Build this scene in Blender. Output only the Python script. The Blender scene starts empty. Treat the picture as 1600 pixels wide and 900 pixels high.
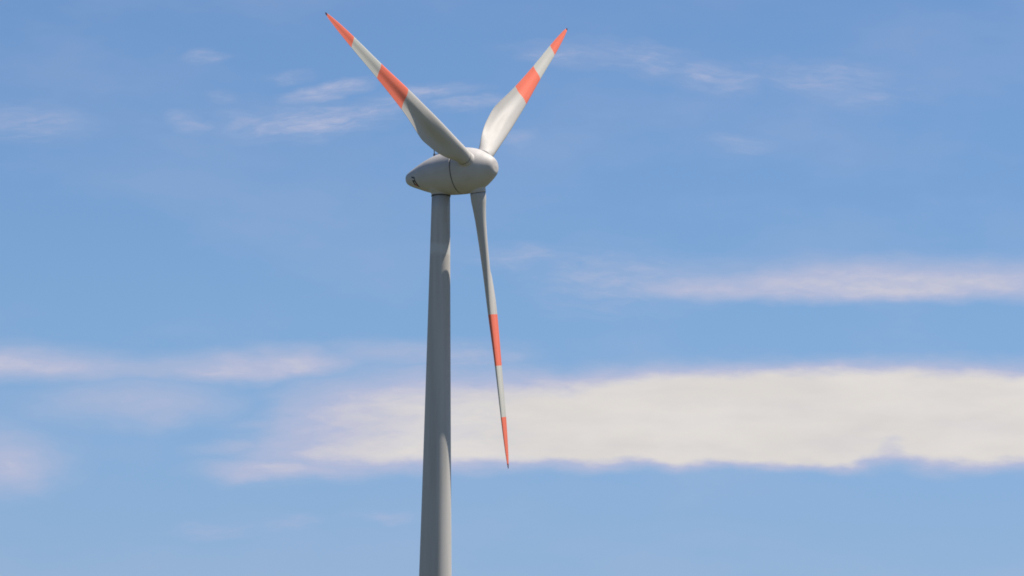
import bpy, bmesh, math, random
from mathutils import Vector, Matrix

scene = bpy.context.scene
col = scene.collection
R = math.radians

# ------------------------------------------------------------------ camera
F_PX = 6352.0                      # focal length in pixels of a 1600 px wide frame
CAM_PITCH, CAM_ROLL = 0.14849, 0.012011
CAM_Z = 1.7
cam_d = bpy.data.cameras.new('camera')
cam_d.sensor_width = 36.0
cam_d.lens = F_PX * 36.0 / 1600.0
cam_d.clip_start = 0.5
cam_d.clip_end = 60000
cam = bpy.data.objects.new('camera', cam_d)
col.objects.link(cam)
cam.matrix_world = (Matrix.Translation((0, 0, CAM_Z)) @ Matrix.Rotation(math.pi/2 + CAM_PITCH, 4, 'X')
                    @ Matrix.Rotation(CAM_ROLL, 4, 'Z'))
scene.camera = cam

# ------------------------------------------------------------------ sun and exposure
SUN_AZ, SUN_EL = R(100), R(62.8)     # azimuth from "towards the camera" round to the right
sun_dir = Vector((math.sin(SUN_AZ)*math.cos(SUN_EL), -math.cos(SUN_AZ)*math.cos(SUN_EL), math.sin(SUN_EL)))
sd = bpy.data.lights.new('sun', 'SUN')
sd.energy = 5.0
sd.angle = R(0.53)
sd.color = (1.0, 0.945, 0.86)
sun = bpy.data.objects.new('sun', sd)
col.objects.link(sun)
sun.rotation_euler = sun_dir.to_track_quat('Z', 'Y').to_euler()

vs = scene.view_settings
scene.display_settings.display_device = 'sRGB'
vs.view_transform = 'Standard'
vs.look = 'None'
vs.exposure = 0.415
vs.gamma = 1.0
vs.use_curve_mapping = False
scene.cycles.max_bounces = 6
scene.cycles.use_denoising = True
scene.cycles.filter_width = 1.75

# ------------------------------------------------------------------ sky
world = bpy.data.worlds.new('World')
scene.world = world
world.use_nodes = True
world.cycles.sampling_method = 'MANUAL'
world.cycles.sample_map_resolution = 512
nt = world.node_tree
nt.nodes.clear()


def N(tree, kind, **kw):
    n = tree.nodes.new(kind)
    for k, v in kw.items():
        if k.startswith('i_'):
            n.inputs[int(k[2:])].default_value = v
        else:
            setattr(n, k, v)
    return n


def math_node(tree, op, a, b=None, clamp=False):
    n = N(tree, 'ShaderNodeMath', operation=op, use_clamp=clamp)
    for i, v in enumerate((a, b)):
        if v is None:
            continue
        if isinstance(v, (int, float)):
            n.inputs[i].default_value = v
        else:
            tree.links.new(v, n.inputs[i])
    return n.outputs[0]


def vec_node(tree, op, a, b=None):
    n = N(tree, 'ShaderNodeVectorMath', operation=op)
    for i, v in enumerate((a, b)):
        if v is None:
            continue
        if isinstance(v, (tuple, list)):
            n.inputs[i].default_value = v
        else:
            tree.links.new(v, n.inputs[i])
    return n.outputs['Value'] if op in ('LENGTH', 'DOT_PRODUCT') else n.outputs['Vector']


L = nt.links.new
bg = N(nt, 'ShaderNodeBackground')
bg.inputs['Strength'].default_value = 0.075
out = N(nt, 'ShaderNodeOutputWorld')
L(bg.outputs[0], out.inputs['Surface'])

sky = N(nt, 'ShaderNodeTexSky')
sky.sky_type = 'NISHITA'
sky.sun_disc = False
sky.sun_elevation = SUN_EL
sky.sun_rotation = math.atan2(sun_dir.x, sun_dir.y)
sky.altitude = 0
sky.air_density = 1.0
sky.dust_density = 0.3
sky.ozone_density = 8.0
SKY_GAIN = (0.98, 1.03, 1.10)

# clouds: coordinates are azimuth and elevation of the direction looked at, in degrees
tc = N(nt, 'ShaderNodeTexCoord')
sep = N(nt, 'ShaderNodeSeparateXYZ')
L(tc.outputs['Generated'], sep.inputs[0])
az = math_node(nt, 'MULTIPLY', math_node(nt, 'ARCTAN2', sep.outputs[0], sep.outputs[1]), 180/math.pi)
el = math_node(nt, 'MULTIPLY', math_node(nt, 'ARCSINE', sep.outputs[2]), 180/math.pi)
comb = N(nt, 'ShaderNodeCombineXYZ')
L(az, comb.inputs[0])
L(el, comb.inputs[1])
dirv = comb.outputs[0]
# air close to the horizon: a little deeper blue than the clear-air model gives
low = N(nt, 'ShaderNodeMapRange', interpolation_type='SMOOTHSTEP')
L(el, low.inputs['Value'])
low.inputs['From Min'].default_value = 3.5
low.inputs['From Max'].default_value = 8.5
tint = N(nt, 'ShaderNodeMix', data_type='RGBA')
L(low.outputs[0], tint.inputs[0])
tint.inputs[6].default_value = (0.885, 0.90, 1.08, 1)
tint.inputs[7].default_value = (*SKY_GAIN, 1)
sky_c = vec_node(nt, 'MULTIPLY', sky.outputs[0], tint.outputs[2])


def noise(vec, scale, detail, rough, stretch, seed=0.0, distort=0.0):
    m = vec_node(nt, 'MULTIPLY', vec, (stretch[0], stretch[1], 1.0))
    m = vec_node(nt, 'ADD', m, (seed*3.17, seed*1.31, seed*7.7))
    n = N(nt, 'ShaderNodeTexNoise')
    n.noise_dimensions = '3D'
    n.inputs['Scale'].default_value = scale
    n.inputs['Detail'].default_value = detail
    n.inputs['Roughness'].default_value = rough
    n.inputs['Distortion'].default_value = distort
    L(m, n.inputs['Vector'])
    return n


def sky_dir(px, py):
    """direction (azimuth, elevation in degrees) in which a spot of the sky was seen"""
    x, y, z = (px-800)/F_PX, (450-py)/F_PX, 1.0
    c, s = math.cos(CAM_ROLL), math.sin(CAM_ROLL)
    x, y = c*x - s*y, s*x + c*y        # undo the roll of the camera
    d = Vector((x, z*math.cos(CAM_PITCH) - y*math.sin(CAM_PITCH), z*math.sin(CAM_PITCH) + y*math.cos(CAM_PITCH)))
    d.normalize()
    return math.degrees(math.atan2(d.x, d.y)), math.degrees(math.asin(d.z))


PXDEG = math.degrees(1.0/F_PX)     # degrees per photo pixel

warp_big = noise(dirv, 0.55, 3, 0.5, (1.0, 2.2), 1)
warp_fine = noise(dirv, 2.2, 4, 0.5, (0.8, 2.0), 2)
wb = vec_node(nt, 'MULTIPLY', vec_node(nt, 'SUBTRACT', warp_big.outputs['Color'], (0.5, 0.5, 0.5)), (1.3, 0.32, 0.0))
wf = vec_node(nt, 'MULTIPLY', vec_node(nt, 'SUBTRACT', warp_fine.outputs['Color'], (0.5, 0.5, 0.5)), (0.55, 0.22, 0.0))
warped = vec_node(nt, 'ADD', vec_node(nt, 'ADD', dirv, wb), wf)


def blob(px, py, rx, ry, amp, core=0.0, tilt=0.0, vec=None):
    """an elongated patch of cloud; inside `core` of its radius it is full, outside it thins out to nothing"""
    a, e = sky_dir(px, py)
    m = vec_node(nt, 'SUBTRACT', vec or warped, (a, e, 0.0))
    if tilt:
        rt = N(nt, 'ShaderNodeVectorRotate', rotation_type='Z_AXIS')
        rt.inputs['Angle'].default_value = -R(tilt)
        L(m, rt.inputs['Vector'])
        m = rt.outputs[0]
    m = vec_node(nt, 'MULTIPLY', m, (1/(rx*PXDEG), 1/(ry*PXDEG), 0.0))
    ln = vec_node(nt, 'LENGTH', m)
    mr = N(nt, 'ShaderNodeMapRange', interpolation_type='SMOOTHSTEP')
    L(ln, mr.inputs['Value'])
    mr.inputs['From Min'].default_value = 1.0
    mr.inputs['From Max'].default_value = core
    mr.inputs['To Min'].default_value = 0.0
    mr.inputs['To Max'].default_value = amp
    return mr.outputs['Result']


def union(items):
    acc = items[0]
    for it in items[1:]:
        acc = math_node(nt, 'MAXIMUM', acc, it)
    return acc


def total(items):
    acc = items[0]
    for it in items[1:]:
        acc = math_node(nt, 'ADD', acc, it)
    return acc


# picture-like degrees: U runs 0..1 over the stretch of sky seen to the left and right, V is height in "photo pixels"
wedge = vec_node(nt, 'ADD', dirv, wf)
sw = N(nt, 'ShaderNodeSeparateXYZ')
L(wedge, sw.inputs[0])
A0, E0 = sky_dir(800, 450)
A1, E1 = sky_dir(1600, 450)
u_px = math_node(nt, 'ADD', math_node(nt, 'MULTIPLY', math_node(nt, 'SUBTRACT', sw.outputs[0], A0), 1/PXDEG), 800.0)
U = math_node(nt, 'MULTIPLY', u_px, 1/1600.0, True)
lean = (E1-E0)/PXDEG/800.0
V = math_node(nt, 'ADD', math_node(nt, 'MULTIPLY', math_node(nt, 'SUBTRACT', E0, sw.outputs[1]), 1/PXDEG), 450.0)
V = math_node(nt, 'ADD', V, math_node(nt, 'MULTIPLY', math_node(nt, 'SUBTRACT', u_px, 800.0), lean))


def curve(pts, lo, hi):
    """value along U, from (photo x, value) points"""
    fc = N(nt, 'ShaderNodeFloatCurve')
    cm = fc.mapping
    c = cm.curves[0]
    pp = [(x/1600.0, (v-lo)/(hi-lo)) for x, v in pts]
    while len(c.points) < len(pp):
        c.points.new(0.5, 0.5)
    for q, (x, v) in zip(c.points, pp):
        q.location = (x, v)
        q.handle_type = 'AUTO_CLAMPED'
    cm.update()
    L(U, fc.inputs['Value'])
    return math_node(nt, 'ADD', math_node(nt, 'MULTIPLY', fc.outputs[0], hi-lo), lo)


def ramp01(v, lo, hi):
    mr = N(nt, 'ShaderNodeMapRange', interpolation_type='SMOOTHSTEP')
    for n_, x_ in (('Value', v), ('From Min', lo), ('From Max', hi)):
        if isinstance(x_, (int, float)):
            mr.inputs[n_].default_value = x_
        else:
            L(x_, mr.inputs[n_])
    return mr.outputs['Result']


def band(top, bottom, amount, soft_top, soft_bottom):
    tp, bt = curve(top, 300, 900), curve(bottom, 300, 900)
    st, sb_ = curve(soft_top, 0, 100), curve(soft_bottom, 0, 100)
    up = ramp01(V, math_node(nt, 'SUBTRACT', tp, math_node(nt, 'MULTIPLY', st, 0.5)), math_node(nt, 'ADD', tp, st))
    dn = math_node(nt, 'SUBTRACT', 1.0, ramp01(V, math_node(nt, 'SUBTRACT', bt, sb_), math_node(nt, 'ADD', bt, math_node(nt, 'MULTIPLY', sb_, 0.6))))
    return math_node(nt, 'MULTIPLY', math_node(nt, 'MULTIPLY', up, dn), curve(amount, 0, 1))


# the thick pale bank across the lower right, thinning out to the left
bank = band(
    [(0, 745), (300, 742), (360, 700), (420, 640), (460, 598), (540, 584), (640, 576), (760, 582), (860, 582), (940, 577), (1020, 572), (1100, 570),
     (1200, 567), (1300, 563), (1500, 564), (1600, 568)],
    [(0, 750), (310, 750), (390, 760), (450, 750), (560, 746), (660, 734), (720, 734), (800, 729), (860, 728), (920, 732), (1000, 726), (1050, 730),
     (1130, 725), (1180, 728), (1250, 727), (1310, 733), (1350, 729), (1388, 719), (1430, 728), (1465, 733), (1600, 728)],
    [(0, 0), (280, 0), (340, 0.24), (430, 0.37), (500, 0.52), (580, 0.64), (750, 0.80), (900, 0.93), (1010, 1.0), (1150, 1.0), (1600, 1.0)],
    [(0, 55), (400, 70), (600, 64), (800, 56), (1000, 44), (1200, 38), (1600, 46)],
    [(0, 36), (400, 40), (700, 32), (1000, 22), (1330, 22), (1390, 34), (1600, 28)])
bank = math_node(nt, 'MULTIPLY', bank, math_node(nt, 'SUBTRACT', 1.0, blob(1390, 690, 46, 34, 0.28, 0.0)))
bright_left = blob(620, 712, 330, 40, 0.26, 0.0)
bank = math_node(nt, 'MINIMUM', math_node(nt, 'ADD', bank, math_node(nt, 'MULTIPLY', bank, bright_left)), 1.0)
# long thinner streaks
right_streak = band(
    [(0, 445), (980, 440), (1060, 428), (1160, 418), (1280, 403), (1400, 402), (1600, 405)],
    [(0, 452), (1000, 460), (1060, 466), (1150, 468), (1300, 469), (1450, 468), (1600, 470)],
    [(0, 0), (930, 0), (1000, 0.30), (1060, 0.45), (1150, 0.51), (1250, 0.54), (1400, 0.56), (1600, 0.56)],
    [(0, 26), (1000, 26), (1250, 36), (1600, 40)],
    [(0, 16), (1000, 18), (1300, 15), (1600, 20)])
left_streak = band(
    [(0, 550), (100, 556), (220, 566), (300, 562), (380, 550), (480, 546), (540, 552), (600, 558), (1600, 560)],
    [(0, 606), (120, 606), (220, 602), (300, 604), (380, 608), (460, 598), (540, 584), (600, 578), (1600, 574)],
    [(0, 0.58), (100, 0.57), (170, 0.47), (260, 0.50), (340, 0.57), (440, 0.58), (520, 0.50), (570, 0.26), (640, 0.12), (720, 0), (1600, 0)],
    [(0, 34), (600, 30), (1600, 26)],
    [(0, 20), (220, 26), (400, 18), (600, 22), (1600, 22)])
streaks = union([
    right_streak, left_streak,
    blob(1130, 438, 290, 50, 0.20, 0.0),
    blob(210, 625, 220, 62, 0.36, 0.0),
    blob(255, 648, 90, 40, 0.32, 0.0),
    blob(0, 720, 170, 78, 0.54, 0.0),
    blob(590, 556, 260, 32, 0.26, 0.0),
    blob(440, 734, 170, 34, 0.56, 0.1, 4),
    blob(390, 748, 100, 20, 0.50, 0.0, 2),
    blob(400, 700, 130, 22, 0.30, 0.0, 7),
    blob(440, 655, 120, 24, 0.26, 0.0, 5),
    blob(500, 610, 150, 24, 0.30, 0.0, 3),
])
# wisps higher up
wisps = union([
    blob(515, 142, 101, 23, 0.42, 0.0, 14),
    blob(475, 192, 213, 46, 0.40, 0.0, 3),
    blob(600, 170, 123, 35, 0.34, 0.0, 14),
    blob(690, 142, 84, 19, 0.42, 0.0, 5),
    blob(735, 162, 78, 19, 0.34, 0.0, 6),
    blob(335, 92, 62, 16, 0.30, 0.0, 6),
    blob(455, 118, 56, 16, 0.22, 0.0, 8),
    blob(270, 192, 50, 22, 0.28, 0.0),
    blob(40, 190, 134, 46, 0.22, 0.0),
    blob(340, 152, 45, 16, 0.16, 0.0),
    blob(1010, 95, 134, 40, 0.26, 0.0, -8),
    blob(1110, 120, 123, 35, 0.34, 0.0, -6),
    blob(870, 88, 123, 27, 0.24, 0.0, -4),
    blob(1290, 125, 190, 46, 0.22, 0.0, -6),
    blob(1370, 155, 101, 32, 0.14, 0.0),
    blob(1145, 222, 73, 20, 0.17, 0.0, -5),
    blob(815, 405, 101, 32, 0.32, 0.0, 5),
    blob(940, 440, 213, 81, 0.24, 0.0),
    blob(800, 215, 67, 19, 0.20, 0.0, 2),
    blob(340, 828, 90, 19, 0.22, 0.0, 3),
    blob(455, 820, 67, 16, 0.20, 0.0, 3),
    blob(590, 810, 90, 16, 0.20, 0.0, 3),
    blob(740, 560, 146, 46, 0.25, 0.0),
])
frayed = noise(dirv, 3.2, 6, 0.62, (0.55, 1.9), 5, 0.4).outputs['Fac']


def turned(vec, deg):
    rt = N(nt, 'ShaderNodeVectorRotate', rotation_type='Z_AXIS')
    rt.inputs['Angle'].default_value = -R(deg)
    L(vec, rt.inputs['Vector'])
    return rt.outputs[0]


# fibres: they climb to the right on the left half of the view and sink to the right on the right half
fib_l = noise(turned(warped, 9), 4.2, 6, 0.62, (0.32, 2.4), 9, 0.3).outputs['Fac']
fib_r = noise(turned(warped, -7), 4.2, 6, 0.62, (0.32, 2.4), 19, 0.3).outputs['Fac']
side = N(nt, 'ShaderNodeMapRange', interpolation_type='SMOOTHSTEP')
L(az, side.inputs['Value'])
side.inputs['From Min'].default_value = -1.0
side.inputs['From Max'].default_value = 1.0
fibm = N(nt, 'ShaderNodeMix', data_type='FLOAT')
L(side.outputs[0], fibm.inputs[0])
L(fib_l, fibm.inputs[2])
L(fib_r, fibm.inputs[3])
fine = fibm.outputs[0]
soft = noise(dirv, 1.1, 4, 0.55, (0.6, 1.7), 7).outputs['Fac']


def remap(v, a, b, lo, hi):
    mr = N(nt, 'ShaderNodeMapRange', interpolation_type='SMOOTHSTEP')
    L(v, mr.inputs['Value'])
    for n_, x_ in zip(('From Min', 'From Max', 'To Min', 'To Max'), (a, b, lo, hi)):
        mr.inputs[n_].default_value = x_
    return mr.outputs['Result']


fray_b = math_node(nt, 'ADD', remap(frayed, 0.25, 0.7, -0.12, 0.10), remap(fine, 0.3, 0.7, -0.05, 0.05))
bank_d = math_node(nt, 'MULTIPLY', bank, math_node(nt, 'ADD', 1.0, math_node(nt, 'MULTIPLY', fray_b, math_node(nt, 'SUBTRACT', 1.35, bank))))
streak_d = math_node(nt, 'MULTIPLY', streaks, remap(frayed, 0.28, 0.68, 0.84, 1.05))
wisp_d = math_node(nt, 'MULTIPLY', wisps, math_node(nt, 'MULTIPLY', remap(frayed, 0.32, 0.70, 0.46, 1.0), remap(fine, 0.34, 0.66, 0.52, 1.28)))
veil = remap(noise(dirv, 0.5, 4, 0.55, (0.6, 1.5), 31).outputs['Fac'], 0.42, 0.75, 0.0, 0.085)
cover = math_node(nt, 'MINIMUM', total([math_node(nt, 'MAXIMUM', bank_d, streak_d), wisp_d, veil]), 1.0, True)

thin_col, thick_col, grey_col = (4.85, 5.12, 6.85), (7.4, 7.05, 6.8), (6.95, 6.72, 6.70)
shade = remap(soft, 0.3, 0.7, 0.96, 1.02)
cc = N(nt, 'ShaderNodeVectorMath', operation='SCALE')
mixg = N(nt, 'ShaderNodeMix', data_type='RGBA')
L(remap(noise(dirv, 1.3, 5, 0.55, (0.5, 2.0), 12).outputs['Fac'], 0.42, 0.76, 0.0, 1.0), mixg.inputs[0])
mixg.inputs[6].default_value = (*thick_col, 1)
mixg.inputs[7].default_value = (*grey_col, 1)
L(mixg.outputs[2], cc.inputs[0])
L(shade, cc.inputs['Scale'])
mix1 = N(nt, 'ShaderNodeMix', data_type='RGBA')
mr1 = N(nt, 'ShaderNodeMapRange', interpolation_type='LINEAR')
L(cover, mr1.inputs['Value'])
mr1.inputs['From Max'].default_value = 0.62
L(mr1.outputs[0], mix1.inputs[0])
L(sky_c, mix1.inputs[6])
mix1.inputs[7].default_value = (*thin_col, 1)
mix = N(nt, 'ShaderNodeMix', data_type='RGBA')
L(remap(cover, 0.45, 0.95, 0.0, 1.0), mix.inputs[0])
L(mix1.outputs[2], mix.inputs[6])
L(cc.outputs[0], mix.inputs[7])
L(mix.outputs[2], bg.inputs['Color'])

# ------------------------------------------------------------------ materials


def material(name, base, rough=0.5, spec=0.4, coat=0.0):
    m = bpy.data.materials.new(name)
    m.use_nodes = True
    b = m.node_tree.nodes['Principled BSDF']
    b.inputs['Base Color'].default_value = (*base, 1)
    b.inputs['Roughness'].default_value = rough
    b.inputs['Specular IOR Level'].default_value = spec
    return m, b


def weathered(name, base, dark, rough, scale, stretch, amount, bands=None, band_col=None, gap=None, gap_col=None, spec=0.4):
    """painted surface with faint dirt; bands = [(from, to), ...] along the object's own z axis in band_col"""
    m, b = material(name, base, rough, spec)
    t = m.node_tree
    co = N(t, 'ShaderNodeTexCoord')
    mp = N(t, 'ShaderNodeMapping')
    mp.inputs['Scale'].default_value = stretch
    t.links.new(co.outputs['Object'], mp.inputs[0])
    n1 = N(t, 'ShaderNodeTexNoise')
    n1.inputs['Scale'].default_value = scale
    n1.inputs['Detail'].default_value = 6
    n1.inputs['Roughness'].default_value = 0.6
    t.links.new(mp.outputs[0], n1.inputs['Vector'])
    mr = N(t, 'ShaderNodeMapRange', interpolation_type='SMOOTHSTEP')
    t.links.new(n1.outputs['Fac'], mr.inputs['Value'])
    mr.inputs['From Min'].default_value = 0.38
    mr.inputs['From Max'].default_value = 0.72
    mr.inputs['To Max'].default_value = amount
    src = None
    if bands:
        sp = N(t, 'ShaderNodeSeparateXYZ')
        t.links.new(co.outputs['Object'], sp.inputs[0])
        acc = None
        for lo, hi in bands:
            g = math_node(t, 'MULTIPLY', math_node(t, 'GREATER_THAN', sp.outputs[2], lo),
                          math_node(t, 'LESS_THAN', sp.outputs[2], hi))
            acc = g if acc is None else math_node(t, 'MAXIMUM', acc, g)
        mb = N(t, 'ShaderNodeMix', data_type='RGBA')
        t.links.new(acc, mb.inputs[0])
        mb.inputs[6].default_value = (*base, 1)
        if gap:
            mg = N(t, 'ShaderNodeMix', data_type='RGBA')
            t.links.new(math_node(t, 'MULTIPLY', math_node(t, 'GREATER_THAN', sp.outputs[2], gap[0]),
                                  math_node(t, 'LESS_THAN', sp.outputs[2], gap[1])), mg.inputs[0])
            mg.inputs[6].default_value = (*base, 1)
            mg.inputs[7].default_value = (*gap_col, 1)
            t.links.new(mg.outputs[2], mb.inputs[6])
        mb.inputs[7].default_value = (*band_col, 1)
        src = mb.outputs[2]
    md = N(t, 'ShaderNodeMix', data_type='RGBA', blend_type='MULTIPLY')
    t.links.new(mr.outputs[0], md.inputs[0])
    if src is None:
        md.inputs[6].default_value = (*base, 1)
    else:
        t.links.new(src, md.inputs[6])
    md.inputs[7].default_value = (*dark, 1)
    t.links.new(md.outputs[2], b.inputs['Base Color'])
    rr = N(t, 'ShaderNodeMapRange')
    t.links.new(n1.outputs['Fac'], rr.inputs['Value'])
    rr.inputs['To Min'].default_value = rough - 0.08
    rr.inputs['To Max'].default_value = rough + 0.1
    t.links.new(rr.outputs[0], b.inputs['Roughness'])
    return m


WHITE = (0.475, 0.442, 0.40)
BAND_WHITE = (0.51, 0.49, 0.435)       # the whiter paint between the red bands
RED = (0.76, 0.165, 0.095)
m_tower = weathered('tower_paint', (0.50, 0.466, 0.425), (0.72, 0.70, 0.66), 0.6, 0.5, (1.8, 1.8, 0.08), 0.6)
m_nacelle = weathered('nacelle_paint', (0.505, 0.467, 0.432), (0.76, 0.73, 0.68), 0.55, 0.55, (1, 1, 1), 0.4)
m_blade = weathered('blade_paint', WHITE, (0.80, 0.79, 0.76), 0.6, 0.8, (1.0, 1.0, 0.25), 0.4,
                    bands=[(17.0, 23.0), (29.0, 36.0)], band_col=RED, gap=(23.0, 29.0), gap_col=BAND_WHITE, spec=0.28)
# reflected light painted into the colour: a lighter, ragged-edged ring round the upper tower
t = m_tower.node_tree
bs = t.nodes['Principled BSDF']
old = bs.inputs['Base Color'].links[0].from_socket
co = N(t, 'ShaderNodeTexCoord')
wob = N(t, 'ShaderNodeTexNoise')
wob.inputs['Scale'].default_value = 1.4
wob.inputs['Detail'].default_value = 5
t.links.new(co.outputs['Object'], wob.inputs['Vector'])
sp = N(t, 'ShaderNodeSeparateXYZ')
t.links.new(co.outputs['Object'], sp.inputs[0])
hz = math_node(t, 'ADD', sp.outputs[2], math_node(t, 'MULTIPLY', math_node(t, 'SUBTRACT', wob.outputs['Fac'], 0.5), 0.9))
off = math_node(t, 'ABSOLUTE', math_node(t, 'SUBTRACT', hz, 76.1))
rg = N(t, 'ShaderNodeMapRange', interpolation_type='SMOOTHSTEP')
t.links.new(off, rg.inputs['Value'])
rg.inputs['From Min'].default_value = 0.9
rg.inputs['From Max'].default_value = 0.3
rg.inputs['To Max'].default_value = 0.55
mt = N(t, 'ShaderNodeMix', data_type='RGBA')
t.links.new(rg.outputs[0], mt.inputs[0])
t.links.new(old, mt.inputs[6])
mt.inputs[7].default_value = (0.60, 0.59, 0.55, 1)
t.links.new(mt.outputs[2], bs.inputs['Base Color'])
m_seal, _ = material('dark_rubber', (0.09, 0.09, 0.095), 0.7, 0.2)
m_metal, _ = material('dark_metal', (0.10, 0.10, 0.12), 0.5)
m_tip, _ = material('tip_cap_dark', (0.05, 0.03, 0.04), 0.5)
m_black, _ = material('emblem_black', (0.045, 0.045, 0.055), 0.5)
m_red, _ = material('emblem_red', (0.45, 0.07, 0.05), 0.5)
m_door, _ = material('door_paint', (0.30, 0.34, 0.33), 0.5)
m_conc, _ = material('concrete', (0.36, 0.35, 0.33), 0.9, 0.1)

# ------------------------------------------------------------------ helpers


def link(name, me, mat, parent=None, matrix=None, smooth=True):
    o = bpy.data.objects.new(name, me)
    col.objects.link(o)
    for m in (mat if isinstance(mat, (list, tuple)) else [mat]):
        me.materials.append(m)
    if smooth:
        me.polygons.foreach_set('use_smooth', [True]*len(me.polygons))
    if parent:
        o.parent = parent
    if matrix is not None:
        o.matrix_local = matrix
    return o


def to_mesh(bm, name):
    bmesh.ops.recalc_face_normals(bm, faces=bm.faces[:])
    me = bpy.data.meshes.new(name)
    bm.to_mesh(me)
    bm.free()
    return me


def loft(bm, rings, cap=True):
    vr = [[bm.verts.new(p) for p in ring] for ring in rings]
    n = len(rings[0])
    for a, b in zip(vr, vr[1:]):
        for i in range(n):
            bm.faces.new((a[i], a[(i+1) % n], b[(i+1) % n], b[i]))
    if cap:
        bm.faces.new(vr[0])
        bm.faces.new(vr[-1][::-1])
    return vr


def lathe(bm, profile, seg=96, axis='Z', center=(0, 0, 0), cap=True):
    rings = []
    for s, r in profile:
        ring = []
        for i in range(seg):
            t = 2*math.pi*i/seg
            if axis == 'Z':
                p = (r*math.cos(t), r*math.sin(t), s)
            else:                                   # along x
                p = (s, r*math.cos(t), r*math.sin(t))
            ring.append(Vector(p) + Vector(center))
        rings.append(ring)
    return loft(bm, rings, cap)


def spline(pts, n):
    """smooth interpolation (Catmull-Rom on x, monotone x) of a table"""
    out_ = []
    xs = [p[0] for p in pts]
    lo, hi = xs[0], xs[-1]
    for k in range(n):
        x = lo + (hi-lo)*k/(n-1)
        out_.append((x, table(pts, x)))
    return out_


def table(pts, x):
    if x <= pts[0][0]:
        return pts[0][1]
    if x >= pts[-1][0]:
        return pts[-1][1]
    for i in range(len(pts)-1):
        if pts[i][0] <= x <= pts[i+1][0]:
            break
    x0, y0 = pts[i]
    x1, y1 = pts[i+1]
    d = (y1-y0)/(x1-x0)

    def slope(j):
        if j == 0:
            return (pts[1][1]-pts[0][1])/(pts[1][0]-pts[0][0])
        if j == len(pts)-1:
            return (pts[-1][1]-pts[-2][1])/(pts[-1][0]-pts[-2][0])
        a = (pts[j][1]-pts[j-1][1])/(pts[j][0]-pts[j-1][0])
        b = (pts[j+1][1]-pts[j][1])/(pts[j+1][0]-pts[j][0])
        return 0.0 if a*b <= 0 else 2*a*b/(a+b)      # no overshoot
    h = x1-x0
    t = (x-x0)/h
    m0, m1 = slope(i)*h, slope(i+1)*h
    return ((2*t**3-3*t**2+1)*y0 + (t**3-2*t**2+t)*m0 + (-2*t**3+3*t**2)*y1 + (t**3-t**2)*m1)


def box(bm, size, loc, mat=None):
    M = Matrix.Translation(loc) @ (mat or Matrix.Identity(4)) @ Matrix.Diagonal((*size, 1))
    return bmesh.ops.create_cube(bm, size=1.0, matrix=M)


def fused(bm, voxel, smooth_iter, name):
    """melts closed shells into one skin with soft fillets"""
    me = to_mesh(bm, name+'_raw')
    o = bpy.data.objects.new(name+'_raw', me)
    col.objects.link(o)
    r = o.modifiers.new('remesh', 'REMESH')
    r.mode = 'VOXEL'
    r.voxel_size = voxel
    s = o.modifiers.new('smooth', 'SMOOTH')
    s.factor = 0.5
    s.iterations = smooth_iter
    dg = bpy.context.evaluated_depsgraph_get()
    res = bpy.data.meshes.new_from_object(o.evaluated_get(dg))
    bpy.data.objects.remove(o)
    bpy.data.meshes.remove(me)
    res.materials.clear()
    return res


# ------------------------------------------------------------------ ground
bm = bmesh.new()
n, size = 64, 24000.0
lv = [-1 + 2*i/n for i in range(n+1)]
lv = [math.copysign(abs(v)**2.2, v)*size for v in lv]
grid = [[bm.verts.new((x, y, 0.0 if math.hypot(x, y-470) < 2500 else
                       14*math.sin(x*0.0007+1)*math.sin(y*0.0006) - 10)) for x in lv] for y in lv]
for j in range(n):
    for i in range(n):
        bm.faces.new((grid[j][i], grid[j][i+1], grid[j+1][i+1], grid[j+1][i]))
m_ground, gb = material('meadow', (0.07, 0.09, 0.035), 0.95, 0.1)
t = m_ground.node_tree
co = N(t, 'ShaderNodeTexCoord')
big = N(t, 'ShaderNodeTexNoise')
big.inputs['Scale'].default_value = 0.012
big.inputs['Detail'].default_value = 8
t.links.new(co.outputs['Object'], big.inputs['Vector'])
small = N(t, 'ShaderNodeTexNoise')
small.inputs['Scale'].default_value = 1.7
small.inputs['Detail'].default_value = 8
t.links.new(co.outputs['Object'], small.inputs['Vector'])
rmp = N(t, 'ShaderNodeValToRGB')
rmp.color_ramp.elements[0].position = 0.35
rmp.color_ramp.elements[0].color = (0.045, 0.062, 0.03, 1)
rmp.color_ramp.elements[1].position = 0.68
rmp.color_ramp.elements[1].color = (0.12, 0.11, 0.07, 1)
av = math_node(t, 'ADD', math_node(t, 'MULTIPLY', big.outputs['Fac'], 0.6), math_node(t, 'MULTIPLY', small.outputs['Fac'], 0.4))
t.links.new(av, rmp.inputs[0])
t.links.new(rmp.outputs[0], gb.inputs['Base Color'])
g = link('ground', to_mesh(bm, 'ground'), m_ground, smooth=True)
g['kind'] = 'structure'

# ------------------------------------------------------------------ the wind turbine
TX, TY = -8.4304, 467.984
HUB = Vector((-4.46159, 465.8904, 85.29698))
YAW, TILT = 1.08538548, 0.0653518
PSI0 = -1.21335428
BEND = 0.473
a_ax = Vector((math.sin(YAW)*math.cos(TILT), -math.cos(YAW)*math.cos(TILT), math.sin(TILT)))   # shaft, nose-wards
h_ax = Vector((math.cos(YAW), math.sin(YAW), 0))
u_ax = a_ax.cross(h_ax)

root = bpy.data.objects.new('wind_turbine', None)
col.objects.link(root)
root.location = (TX, TY, 0)
root['label'] = 'tall pale grey wind turbine with three red-banded white blades against the blue sky'
root['category'] = 'wind turbine'
inv = Matrix.Translation((-TX, -TY, 0))

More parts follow.
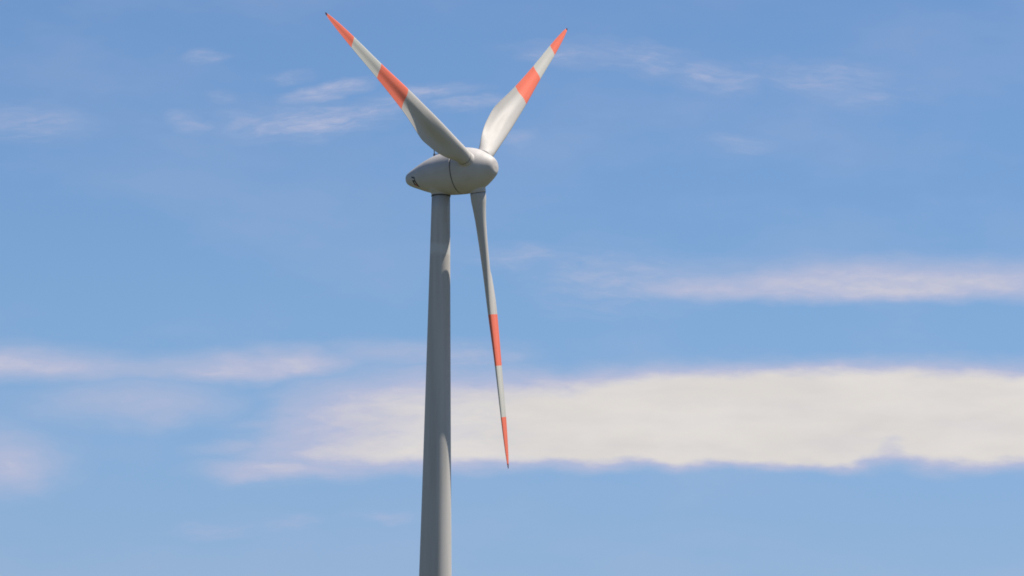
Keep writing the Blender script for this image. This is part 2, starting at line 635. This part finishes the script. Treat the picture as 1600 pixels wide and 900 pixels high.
# tower
bm = bmesh.new()
tw = [(0.0, 2.66), (20, 2.24), (38, 1.875), (50, 1.64), (68, 1.315), (82.45, 1.075)]
prof = [(z, r) for z, r in spline(tw, 40)]
lathe(bm, prof, 128)
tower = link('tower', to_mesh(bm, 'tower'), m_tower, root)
# tower section joints: narrow welded flanges, and the footing
for z in (27.0,):
    bm = bmesh.new()
    r = table(tw, z)
    lathe(bm, [(z-0.05, r-0.02), (z-0.04, r+0.006), (z+0.04, r+0.006), (z+0.05, r-0.02)], 128)
    link('section_joint', to_mesh(bm, 'section_joint'), m_tower, tower)
bm = bmesh.new()
lathe(bm, [(-0.5, 4.2), (0.22, 4.2), (0.28, 4.12), (0.30, 2.9)], 96)
link('footing', to_mesh(bm, 'footing'), m_conc, root, smooth=False)
bm = bmesh.new()
dm = Matrix.Rotation(R(-60), 4, 'Z')
box(bm, (0.95, 0.14, 2.15), dm @ Vector((0, -2.64, 2.1)), dm)
bmesh.ops.bevel(bm, geom=bm.edges[:], offset=0.03, segments=2, affect='EDGES')
door = link('door', to_mesh(bm, 'door'), m_door, root, smooth=False)
bm = bmesh.new()
box(bm, (0.05, 0.06, 0.22), dm @ Vector((0.33, -2.74, 2.05)), dm)
link('handle', to_mesh(bm, 'handle'), m_metal, door, smooth=False)
bm = bmesh.new()
for k in range(5):
    d = 2.72 + 0.28*(5-k)
    box(bm, (1.2, 0.30, 0.05), dm @ Vector((0, -d+0.1, 0.2*(k+1))), dm)
for s in (-1, 1):
    for k in range(5):
        box(bm, (0.05, 0.05, 1.0), dm @ Vector((s*0.58, -(2.72+0.28*(5-k))+0.1, 0.2*(k+1)+0.4)), dm)
link('stairs', to_mesh(bm, 'stairs'), m_metal, root, smooth=False)

# yaw collar between the tower and the nacelle
bm = bmesh.new()
lathe(bm, [(82.40, 1.0), (82.40, 1.13), (82.52, 1.13), (82.52, 1.0)], 96, cap=False)
lathe(bm, [(82.3, 0.99), (82.6, 0.99)], 64)
link('yaw_collar', to_mesh(bm, 'yaw_collar'), m_seal, root)

# nacelle and spinner: x of this frame runs along the shaft
M_ax = inv @ Matrix.Translation(HUB) @ Matrix((
    (a_ax.x, h_ax.x, u_ax.x, 0), (a_ax.y, h_ax.y, u_ax.y, 0), (a_ax.z, h_ax.z, u_ax.z, 0), (0, 0, 0, 1)))
M_ax_inv = M_ax.inverted()
BODY = [(-9.02, 0.50), (-8.9, 0.64), (-8.3, 1.0), (-7.5, 1.36), (-6.4, 1.83), (-5.2, 2.22), (-4.0, 2.46),
        (-3.0, 2.60), (-2.0, 2.68)]
NOSE = [(-1.88, 2.69), (-1.0, 2.70), (0.0, 2.53), (0.8, 2.24), (1.5, 1.83), (2.05, 1.44), (2.45, 1.10), (2.65, 0.84), (2.76, 0.52), (2.80, 0.05)]

bm = bmesh.new()
lathe(bm, spline(BODY, 60), 96, 'X')
# neck standing on the tower, melted into the body
neck = [(82.53, 1.12), (82.7, 1.12), (82.80, 1.17), (82.92, 1.28), (83.05, 1.40), (83.2, 1.47), (83.5, 1.5), (84.4, 1.2)]
nb = bmesh.new()
lathe(nb, neck, 96)
bmesh.ops.transform(nb, matrix=M_ax_inv, verts=nb.verts[:])
tmp = bpy.data.meshes.new('tmp')
nb.to_mesh(tmp)
nb.free()
bm.from_mesh(tmp)
bpy.data.meshes.remove(tmp)
nacelle = link('nacelle', fused(bm, 0.06, 4, 'nacelle'), m_nacelle, root, M_ax)

bm = bmesh.new()
lathe(bm, spline(NOSE, 60), 96, 'X')
COLLAR = 2.74
for k in range(3):
    th = PSI0 + k*2*math.pi/3
    s = Vector((0, math.sin(th), math.cos(th)))
    q = Vector((0, 0, 1)).rotation_difference(s).to_matrix().to_4x4()
    sb = bmesh.new()
    lathe(sb, [(0.5, 0.96), (COLLAR, 0.94)], 64)
    bmesh.ops.transform(sb, matrix=q, verts=sb.verts[:])
    tmp = bpy.data.meshes.new('tmp')
    sb.to_mesh(tmp)
    sb.free()
    bm.from_mesh(tmp)
    bpy.data.meshes.remove(tmp)
spinner = link('spinner', fused(bm, 0.05, 4, 'spinner'), m_nacelle, root, M_ax)

bm = bmesh.new()
lathe(bm, [(-2.2, 2.57), (-1.7, 2.57)], 96, 'X')
link('rotor_seal', to_mesh(bm, 'rotor_seal'), m_seal, root, M_ax)

# blades ------------------------------------------------------------
LE = [(2.8, 0.92), (5.5, 0.93), (11, 0.95), (15, 0.95), (17, 0.92), (23, 0.67), (29, 0.56), (32, 0.42), (34, 0.24), (34.7, 0.14), (35, 0.08)]
TE = [(2.7, 0.92), (3.6, 1.18), (4.5, 1.45), (5.5, 1.72), (7, 1.98), (9, 2.20), (11, 2.36), (12.5, 2.28), (14, 2.12), (17, 1.80), (23, 1.27), (29, 0.86), (32, 0.58), (34, 0.32), (34.7, 0.18), (35, 0.10)]
TW = [(2.7, 27), (6, 26), (8.5, 25), (10.5, 22), (13, 14.5), (17, 7.5), (23, 5.5), (29, 3), (35, 1)]
CUSP = [(2.7, 0.0), (5, 0.0), (8, 0.7), (10, 0.95), (15, 0.85), (19, 0.55), (24, 0.4), (35, 0.3)]   # hollow towards the trailing edge, upwind side
TH = [(2.7, 1.0), (3.6, 0.84), (4.5, 0.62), (6, 0.45), (7, 0.40), (9, 0.33), (11, 0.28), (14, 0.245), (17, 0.22), (23, 0.19), (29, 0.17), (35, 0.15)]
CI = [(2.7, 1.0), (3.0, 0.92), (3.6, 0.62), (4.6, 0.28), (6.0, 0.10), (8.0, 0.0), (11, 0.0), (35, 0.0)]
NP = 88


def section(r):
    le, te, be, th, ci = table(LE, r), table(TE, r), R(table(TW, r)), table(TH, r), table(CI, r)
    cu = table(CUSP, r)
    c = Vector((-math.cos(be), math.sin(be)))
    ns = Vector((math.sin(be), math.cos(be)))
    ch = le + te
    pts = []
    for i in range(NP):
        ang = 2*math.pi*i/NP
        x = 0.5*(1+math.cos(ang))                 # 1 at the trailing edge
        up = math.sin(ang) >= 0
        yt = 5*th*(0.2969*math.sqrt(x) - 0.126*x - 0.3516*x*x + 0.2843*x**3 - 0.1036*x**4) + 0.006*x
        if not up:
            q_ = min(1.0, max(0.0, (x-0.34)/0.44))
            yt *= 1.0 - cu*q_*q_*(3-2*q_)*(1.0 if x < 0.97 else (1-x)/0.03)
        m_, p_ = 0.03, 0.4
        cm = m_/p_**2*(2*p_*x-x*x) if x < p_ else m_/(1-p_)**2*((1-2*p_)+2*p_*x-x*x)
        af = Vector((x*ch-le, (cm+(yt if up else -yt))*ch))
        cr = Vector((0.92*math.cos(ang), 0.92*math.sin(ang)))
        p = af.lerp(cr, ci)
        q = c*p.x + ns*p.y
        pts.append(Vector((q.x, q.y + BEND*(r/35.0)**2, r)))
    return pts


R_CAP = 34.62
bm = bmesh.new()
rs = [2.80 + (R_CAP-2.80)*i/120 for i in range(121)]
loft(bm, [section(r) for r in rs])
blade_me = to_mesh(bm, 'blade')
bm = bmesh.new()
tip_rings = [section(r) for r in (R_CAP+0.002, 34.72, 34.85, 34.95, 35.0)]
loft(bm, tip_rings)
tip_me = to_mesh(bm, 'tip_cap')
bm = bmesh.new()
lathe(bm, [(2.65, 0.87), (2.65, 0.905), (2.81, 0.905), (2.81, 0.87)], 96, cap=False)
ring_me = to_mesh(bm, 'root_seal')
blade0 = None
for k in range(3):
    th = PSI0 + k*2*math.pi/3
    s = u_ax*math.cos(th) + h_ax*math.sin(th)
    tv = -u_ax*math.sin(th) + h_ax*math.cos(th)
    w = s.cross(tv)
    Mb = inv @ Matrix.Translation(HUB) @ Matrix(((tv.x, w.x, s.x, 0), (tv.y, w.y, s.y, 0), (tv.z, w.z, s.z, 0), (0, 0, 0, 1)))
    if k == 0:
        blade0 = b = link('blade', blade_me, m_blade, root, Mb)
        tip0 = link('tip_cap', tip_me, m_tip, b)
        ring0 = link('root_seal', ring_me, m_seal, b)
    else:
        b = blade0.copy()
        col.objects.link(b)
        b.parent = root
        b.matrix_local = Mb
        for ch_ in (tip0, ring0):
            c = ch_.copy()
            col.objects.link(c)
            c.parent = b

# wind sensor on the nacelle roof -------------------------------------


def rod(bm, p, q, r, seg=12):
    p, q = Vector(p), Vector(q)
    m = Matrix.Translation((p+q)/2) @ (q-p).to_track_quat('Z', 'Y').to_matrix().to_4x4()
    bmesh.ops.create_cone(bm, cap_ends=True, segments=seg, radius1=r, radius2=r, depth=(q-p).length, matrix=m)


bm = bmesh.new()
rod(bm, (-5.28, 0, 2.1), (-5.28, 0, 3.30), 0.06)
rod(bm, (-5.28, 0, 2.52), (-4.6, 0, 2.52), 0.045)
box(bm, (0.2, 0.2, 0.3), (-5.28, 0, 2.45))
mast = link('sensor_mast', to_mesh(bm, 'sensor_mast'), m_metal, nacelle, smooth=False)
bm = bmesh.new()
bmesh.ops.create_cone(bm, cap_ends=True, segments=16, radius1=0.09, radius2=0.07, depth=0.22, matrix=Matrix.Translation((-5.28, 0, 3.34)))
for k in range(3):
    an = k*2*math.pi/3 + 0.4
    rod(bm, (-5.28, 0, 3.38), (-5.28+0.2*math.cos(an), 0.2*math.sin(an), 3.38), 0.015, 8)
    bmesh.ops.create_uvsphere(bm, u_segments=10, v_segments=8, radius=0.06, matrix=Matrix.Translation((-5.28+0.2*math.cos(an), 0.2*math.sin(an), 3.38)))
link('anemometer', to_mesh(bm, 'anemometer'), m_metal, nacelle, smooth=False)

# emblem near the tail, bent onto the body ------------------------------


def patch(bm, quad, lift=0.012, n=6):
    """a small sheet on the body between four (x along shaft, angle in degrees) corners"""
    (a, b, c, d) = quad
    vv = {}
    for side in (0, 1):
        for i in range(n+1):
            for j in range(n+1):
                u, v = i/n, j/n
                x = (a[0]*(1-u)+b[0]*u)*(1-v) + (d[0]*(1-u)+c[0]*u)*v
                g_ = R((a[1]*(1-u)+b[1]*u)*(1-v) + (d[1]*(1-u)+c[1]*u)*v)
                r = table(BODY, x) + (lift if side else -0.03)
                vv[side, i, j] = bm.verts.new((x, -r*math.cos(g_), r*math.sin(g_)))
    for i in range(n):
        for j in range(n):
            bm.faces.new((vv[1, i, j], vv[1, i+1, j], vv[1, i+1, j+1], vv[1, i, j+1]))
            bm.faces.new((vv[0, i, j], vv[0, i, j+1], vv[0, i+1, j+1], vv[0, i+1, j]))
    for i in range(n):
        for j, f in ((0, 0), (n, 1)):
            bm.faces.new((vv[0, i, j], vv[0, i+1, j], vv[1, i+1, j], vv[1, i, j]))
            bm.faces.new((vv[0, j, i], vv[0, j, i+1], vv[1, j, i+1], vv[1, j, i]))


EX, EA = 0.32, -34


def emblem(bm, quad, lift=0.012):
    patch(bm, [(x+EX, g_+EA) for x, g_ in quad], lift)


bm = bmesh.new()
emblem(bm, [(-8.12, 35), (-7.60, 28), (-7.60, 20), (-8.12, 27)])
emblem(bm, [(-7.74, 24), (-7.59, 24), (-7.55, 12), (-7.68, 12)], 0.013)
emblem(bm, [(-8.10, 15), (-7.90, 14), (-7.66, -14), (-7.90, -14)])
emblem(bm, [(-7.76, 12), (-7.54, 11), (-7.18, -20), (-7.42, -20)])
emblem(bm, [(-7.95, 15), (-7.70, 14), (-7.66, 6), (-7.90, 7)], 0.013)
link('emblem', to_mesh(bm, 'emblem'), m_black, nacelle, smooth=False)
bm = bmesh.new()
emblem(bm, [(-7.84, -5), (-7.50, -5), (-7.34, -18), (-7.74, -17)], 0.010)
link('emblem_stripe', to_mesh(bm, 'emblem_stripe'), m_red, nacelle, smooth=False)
